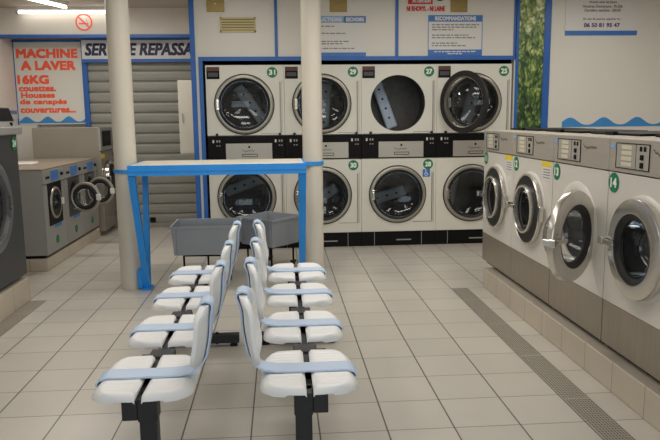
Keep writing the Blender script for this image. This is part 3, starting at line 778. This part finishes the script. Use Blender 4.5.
b = bm_(); put_text(b, '06 50 81 95 47', .0, .105, -.001, w=.39, h=.044, bold=.012); obj('phone_number', b, M['violet_text'], t)
o = obj('wave_decal', wave_bm(3.01, 4.40, 1.24, 1.262, .078, .37, 3.10, YW - .001), M['wave'])
tag(o, 'blue wave shaped decal along the white wall above the right washers', 'decal')
struct('trim_%d' % n, box(bm_(), 2.85, XR, YW - .02, YW, 1.17, 1.236, bev=.004), M['board']); n += 1

# ------------------------------------------------------------------ blue folding table between the columns
t = thing('folding_table', 'high blue steel folding table with cream top fixed between the two columns', 'table', (-.470, 5.385, 0))
TX0, TX1, TY0, TY1 = -.666, .668, -.29, .29
b = bm_(); box(b, TX0 + .02, TX1 - .02, TY0 + .02, TY1 - .02, .995, 1.031, bev=.004); obj('tabletop', b, M['tabletop'], t)
b = bm_()
for a in ((TX0, TX1, TY0, TY0 + .02), (TX0, TX1, TY1 - .02, TY1), (TX0, TX0 + .02, TY0 + .02, TY1 - .02), (TX1 - .02, TX1, TY0 + .02, TY1 - .02)): box(b, a[0], a[1], a[2], a[3], .950, 1.028)
box(b, TX0, TX1, TY0 - .004, TY0, .984, .988)
obj('frame', b, M['tableblue'], t)
for s in (-1, 1):
    x = s * (.672 - .028)
    fx = x - s * .012
    b = bm_(); bar(b, (x, TY0 + .035, .952), (fx, .055, 0.01), .05, .045); obj('leg', b, M['tableblue'], t)
    b = bm_(); bar(b, (x, TY1 - .03, .952), (fx, .09, 0.01), .042, .045); obj('leg', b, M['tableblue'], t)
    b = bm_(); box(b, fx - .04, fx + .04, -.005, .135, 0, .014, bev=.003); obj('foot_plate', b, M['tableblue'], t)
b = bm_(); box(b, -.70, -.66, .015, .095, 0.014, .17, bev=.004); obj('column_bracket', b, M['tableblue'], t)
def band(cx, cy, r, z0, z1, xa):
    b = bm_(); lathe(b, [(r, z0), (r + .006, z0), (r + .006, z1), (r, z1)], (cx, cy, 0), 'z', 40, loop=True)
    return b
b = band(-1.236 + .470, 5.50 - 5.385, .0905, .950, .976, 0); box(b, -.72, -.655, .012, .024, .950, .976); obj('clamp_band', b, M['tableblue'], t, smooth=40)
b = band(.293 + .470, 6.0 - 5.385, .0925, .955, .985, 0); box(b, .655, .76, .510, .522, .955, .985); box(b, .650, .668, .27, .522, .955, .985); obj('clamp_band', b, M['tableblue'], t, smooth=40)

# ------------------------------------------------------------------ laundry baskets on stands
def basket(loc, rot, label, w, d, z0, z1, legs):
    t = thing('laundry_basket', label, 'laundry basket', loc, rot, 'grey laundry baskets on wire stands')
    b = bm_(); tp = .018
    def ringv(hw, hd, z): return [b.verts.new((x, y, z)) for x, y in ((-hw, -hd), (hw, -hd), (hw, hd), (-hw, hd))]
    r0 = ringv(w / 2 - tp, d / 2 - tp, z0); r1 = ringv(w / 2, d / 2, z1); r1o = ringv(w / 2 + .014, d / 2 + .014, z1)
    r1d = ringv(w / 2 + .014, d / 2 + .014, z1 - .02); r1e = ringv(w / 2 + .001, d / 2 + .001, z1 - .02)
    r2 = ringv(w / 2 - .006, d / 2 - .006, z1); r3 = ringv(w / 2 - tp - .006, d / 2 - tp - .006, z0 + .006)
    for a, c in ((r0, r1e), (r1e, r1d), (r1d, r1o), (r1o, r2), (r2, r3)):
        for k in range(4): b.faces.new((a[k], a[(k + 1) % 4], c[(k + 1) % 4], c[k]))
    b.faces.new(r0); b.faces.new(r3); bmesh.ops.delete(b, geom=r1, context='VERTS')
    for sx in (-1, 1):
        for sy in (-1, 1): box(b, sx * (w / 2 - .028) - .012, sx * (w / 2 - .028) + .012, sy * (d / 2 + .0) - .006, sy * (d / 2 + .0) + .006, z0 + .02, z1 - .02)
    obj('tub', b, M['bin'], t)
    b = bm_()
    for k in range(4):
        p, q = legs[k], legs[(k + 1) % 4]; tube(b, [(p[0], p[1], z0 - .012), (q[0], q[1], z0 - .012)], .007, 8)
    obj('stand_frame', b, M['black'], t)
    for p in legs:
        b = bm_(); tube(b, [(p[0], p[1], z0 - .012), (p[0], p[1], .04)], .009, 10)
        l = obj('leg', b, M['black'], t)
        b = bm_(); box(b, p[0] - .014, p[0] + .014, p[1] - .03, p[1] + .03, .022, .042, bev=.004); q = bmesh.new(); lathe(q, [(0, -.009), (.019, -.009), (.019, .009), (0, .009)], (0, 0, 0), 'x', 16); merge(b, q, Matrix.Translation((p[0], p[1], .019)))
        obj('caster', b, M['rubber'], l)
    return t
basket((-.645, 5.86, 0), 0, 'grey plastic laundry basket on black legs, left of the two under the table', .56, .44, .225, .475, [(-.19, -.16), (.20, -.19), (.17, .16), (-.02, .16)])
basket((-.105, 6.215, 0), R_(-42), 'grey plastic laundry basket turned cornerwise beside the right column', .42, .40, .212, .47, [(-.15, -.15), (.15, -.15), (.15, .15), (-.15, .15)])

# ------------------------------------------------------------------ beam seating
def pad(xa, xb, round_left, s, z=.43):
    """rounded ribbed half seat from xa to xb (both in facing coordinates), .41 wide"""
    b = bm_(); nu, nv = 14, 61; hw = .205; top, bot = [], []
    for j in range(nv):
        v = -1 + 2 * j / (nv - 1); rt, rb = [], []
        for i in range(nu):
            u = i / (nu - 1)                       # 0 beam side, 1 outer side
            rr = .34
            # outer corners are rounded: shrink the length near the ends
            e = max(0, (abs(v) - .48) / .52)
            L = 1 - (1 - math.sqrt(max(0, 1 - e ** 2.4 * .96))) * .62
            uu = u * L
            x = xb + (xa - xb) * uu if round_left else xa + (xb - xa) * uu
            y = v * hw * (1 - .05 * u * u)
            edge = min(1, (1 - abs(v)) / .10); eo = min(1, (1 - u) / .22); ei = min(1, u / .06)
            drop = .020 * (1 - edge) ** 2 + .026 * (1 - eo) ** 2 + .010 * (1 - ei) ** 2
            dish = -.008 * (1 - v * v)
            rib = .0016 * math.cos(v * PI * 15) * (1 if abs(v) < .85 and .12 < u < .86 else 0)
            zt = z + .008 - min(drop, .028) + dish + rib
            rt.append(b.verts.new((s * x, y, zt))); rb.append(b.verts.new((s * x, y, min(z - .018, zt - .008))))
        top.append(rt); bot.append(rb)
    for j in range(nv - 1):
        for i in range(nu - 1):
            b.faces.new((top[j][i], top[j][i + 1], top[j + 1][i + 1], top[j + 1][i])); b.faces.new((bot[j][i], bot[j + 1][i], bot[j + 1][i + 1], bot[j][i + 1]))
        for i in (0, nu - 1): b.faces.new((top[j][i], top[j + 1][i], bot[j + 1][i], bot[j][i]))
    for i in range(nu - 1):
        for j in (0, nv - 1): b.faces.new((top[j][i], top[j][i + 1], bot[j][i + 1], bot[j][i]))
    return b

def back_x(z):                                      # rear profile of the backrest, facing +x; its top curls away from the sitter
    t = (z - .46) / .28
    return -.186 - .030 * t - .014 * math.sin(PI * min(t, 1)) - .022 * max(0, (t - .72) / .28) ** 2

def ribbon(path, hw, th, s):
    """flat strap following a path in x,z"""
    b = bm_(); L = []
    for i, p in enumerate(path):
        a = Vector(path[max(i - 1, 0)]); c = Vector(path[min(i + 1, len(path) - 1)]); d = (c - a).normalized(); nn = Vector((-d.y, d.x)) * th / 2
        P = Vector(p)
        L.append([b.verts.new((s * q.x, y, q.y)) for q, y in ((P + nn, -hw), (P + nn, hw), (P - nn, hw), (P - nn, -hw))])
    for a, c in zip(L, L[1:]):
        for k in range(4): b.faces.new((a[k], a[(k + 1) % 4], c[(k + 1) % 4], c[k]))
    b.faces.new(L[0]); b.faces.new(L[-1]); return b

def bench(x, s, label, tops):
    t = thing('beam_bench', label, 'bench', (x, 0, 0), 0, 'four seat beam benches')
    ys = (2.43, 2.99, 3.55, 4.09)
    b = bm_(); box(b, -.022, .022, 2.30, 4.22, .36, .402, bev=.003); obj('beam', b, M['frame'], t)
    b = bm_(); box(b, min(s * .012, s * .066), max(s * .012, s * .066), 2.262, 2.36, .325, .400, bev=.004); obj('beam_end_cap', b, M['frame'], t)
    for k, y in enumerate((2.72, 3.28, 3.83)):
        b = bm_(); box(b, -.05, .05, y - .05, y + .045, .352, .412, bev=.006); box(b, min(0, s * .09), max(0, s * .09), y - .02, y + .03, .355, .395, bev=.004); obj('seat_bracket', b, M['frame'], t)
    for y, fy in ((2.30, 2.30), (3.97, 3.97)):
        cx = -s * .022
        b = bm_(); box(b, cx - .030, cx + .030, y - .03, y + .03, .05, .40, bev=.003); box(b, cx - .034, cx + .034, y - .036, y + .036, .318, .402, bev=.003)
        obj('leg', b, M['frame'], t)
        b = bm_(); box(b, -.235, .235, fy - .028, fy + .028, .022, .075, bev=.004); f = obj('foot_bar', b, M['frame'], t)
        for sx in (-.20, .20):
            b = bm_(); lathe(b, [(0, 0), (.024, 0), (.022, .010), (.008, .014), (.008, .024), (0, .024)], (sx, fy, 0), 'z', 16); obj('levelling_foot', b, M['rubber'], f)
        for sx in (-.10, .10):
            b = bm_(); lathe(b, [(0, .086), (.009, .086), (.009, .012), (0, .012)], (sx, fy, 0), 'z', 12); obj('bolt', b, M['rubber'], f)
    for i, y in enumerate(ys):
        b = pad(-.178, -.012, True, s); q = pad(.012, .178, False, s); merge(b, q)
        seat = obj('seat', b, M['seat'], t, loc=(0, y, 0), smooth=50)
        # under-seat support
        b = bm_(); box(b, min(-s * .165, s * .15), max(-s * .165, s * .15), -.04, .04, .388, .402); obj('seat_support', b, M['frame'], seat)
        # backrest: curved, wings forward
        b = bm_(); nz_, ny = 15, 21; F, Bk = [], []
        for a in range(nz_):
            zt = a / (nz_ - 1); z = .485 + (tops[i] - .485 - .012) * zt
            # outline: narrower and rounded at both ends
            e = abs(zt * 2 - 1); hw = .150 * math.sqrt(max(.02, 1 - max(0, (e - .55) / .45) ** 2 * .62)) * (1 - .08 * zt)
            rf, rb_ = [], []
            for c in range(ny):
                v = -1 + 2 * c / (ny - 1); yy = v * hw
                wing = .022 * (yy / .15) ** 2
                th = (.013 + .006 * max(0, (zt - .75) / .25)) * math.sqrt(max(0, 1 - abs(v) ** 6 * .9)) * (1 - .35 * e ** 8) + .003
                x_ = back_x(z) + wing
                rf.append(b.verts.new((s * (x_ + th), yy, z))); rb_.append(b.verts.new((s * (x_ - th), yy, z)))
            F.append(rf); Bk.append(rb_)
        for a in range(nz_ - 1):
            for c in range(ny - 1):
                b.faces.new((F[a][c], F[a][c + 1], F[a + 1][c + 1], F[a + 1][c])); b.faces.new((Bk[a][c], Bk[a + 1][c], Bk[a + 1][c + 1], Bk[a][c + 1]))
            for c in (0, ny - 1): b.faces.new((F[a][c], F[a + 1][c], Bk[a + 1][c], Bk[a][c]))
        for c in range(ny - 1):
            for a in (0, nz_ - 1): b.faces.new((F[a][c], F[a][c + 1], Bk[a][c + 1], Bk[a][c]))
        obj('backrest', b, M['seat'], seat, smooth=50)
        # pale blue strap: front lip, over the seat, up behind the back, over its top
        path = [(.181, .404), (.182, .414), (.172, .427), (.145, .4355), (.05, .4345), (-.05, .4345), (-.12, .437), (-.165, .445), (-.190, .460), (-.205, .480)]
        for k in range(9):
            z = .505 + (tops[i] - .525) * k / 8; path.append((back_x(z) - .022 - .005 * max(0, (k - 6) / 2), z))
        tz = tops[i] - .012; xt = back_x(tz)
        path += [(xt - .020, tz + .006), (xt - .002, tz + .013), (xt + .018, tz + .007), (xt + .026, tz - .013), (xt + .031, tz - .04)]
        obj('strap', ribbon(path, .043, .007, s), M['strap'], seat, smooth=60)
    return t
bench(.088, 1, 'black beam bench of four white seats with pale blue straps, right of the two', (.745, .740, .732, .747))
bench(-.505, -1, 'black beam bench of four white seats with pale blue straps, left of the two', (.712, .730, .720, .742))

# ------------------------------------------------------------------ tube lights
def tube_light(x, y, z, L, rot, label):
    t = thing('fluorescent_light', label, 'light', (x, y, z), rot, 'fluorescent tube lights')
    b = bm_(); box(b, -L / 2, L / 2, -.03, .03, .02, .06, bev=.004); obj('housing', b, M['signwhite'], t)
    b = bm_(); lathe(b, [(0, -L / 2 + .03), (.016, -L / 2 + .03), (.016, L / 2 - .03), (0, L / 2 - .03)], (0, -.012, 0), 'x', 14); obj('tube', b, M['tube'], t, smooth=40)
    for s in (-1, 1):
        b = bm_(); box(b, s * (L / 2 - .015) - .015, s * (L / 2 - .015) + .015, -.032, .015, -.02, .022, bev=.003); obj('end_cap', b, M['panelgrey'], t)
tube_light(-2.37, 8.22, 2.600, 1.22, 0, 'lit fluorescent tube along the white header at upper left')
tube_light(-2.49, 7.43, 2.60, 1.0, R_(70), 'lit fluorescent tube on the ceiling at top left, running toward the header')

def area(name, loc, sx, sy, power, color, rot=(0, 0, 0)):
    l = bpy.data.lights.new(name, 'AREA'); l.shape = 'RECTANGLE'; l.size = sx; l.size_y = sy; l.energy = power; l.color = color
    o = bpy.data.objects.new(name, l); col.objects.link(o); o.location = loc; o.rotation_euler = rot
    return o
WARM = (1.0, .962, .895)
area('ceiling_and_fill_lamp', (-1.6, 2.9, 2.6), .4, 3.2, 20, WARM)
area('ceiling_and_fill_lamp', (.4, 2.4, 2.6), .5, 3.0, 20, WARM)
area('ceiling_and_fill_lamp', (.7, 4.7, 2.6), 3.0, .4, 35, WARM)
area('ceiling_and_fill_lamp', (1.6, 5.7, 2.6), 1.0, .3, 8, WARM)  # extra fill lamp, added to brighten the wall above the dryers
area('ceiling_and_fill_lamp', (-.45, 6.0, 2.6), .5, .4, 4, WARM)  # small added fill lamp for the left part of the same wall
area('ceiling_and_fill_lamp', (3.2, 4.8, 2.6), .3, 3.2, 18, WARM)
area('ceiling_and_fill_lamp', (-2.0, 7.0, 2.6), 1.2, .3, 24, WARM)
area('daylight', (.6, YF + .05, 1.45), 5.6, 1.9, 46, (.88, .94, 1.0), (R_(90), 0, 0))

w = bpy.data.worlds.new('World'); scene.world = w; w.use_nodes = True
bg = w.node_tree.nodes['Background']
sky = w.node_tree.nodes.new('ShaderNodeTexSky'); sky.sky_type = 'NISHITA'; sky.sun_disc = False; sky.sun_elevation = R_(35)
w.node_tree.links.new(sky.outputs[0], bg.inputs[0]); bg.inputs[1].default_value = .12

# ------------------------------------------------------------------ camera
f_, yaw, pitch, roll, H = 670.882, .0734843, .1518004, .0107211, 1.369423
fw = Vector((math.sin(yaw) * math.cos(pitch), math.cos(yaw) * math.cos(pitch), -math.sin(pitch)))
rt = Vector((math.cos(yaw), -math.sin(yaw), 0)); up = rt.cross(fw)
r2 = rt * math.cos(roll) - up * math.sin(roll); u2 = r2.cross(fw)
cam = bpy.data.cameras.new('Camera'); cam.sensor_width = 36; cam.lens = f_ / 660 * 36; cam.clip_start = .05
co = bpy.data.objects.new('Camera', cam); col.objects.link(co)
mw = Matrix.Identity(4)
for i in range(3):
    mw[i][0], mw[i][1], mw[i][2] = r2[i], u2[i], -fw[i]
mw.translation = Vector((0, 0, H))
co.matrix_world = mw
scene.camera = co
scene.view_settings.view_transform = 'Standard'
scene.view_settings.look = 'None'
scene.view_settings.exposure = 0.0
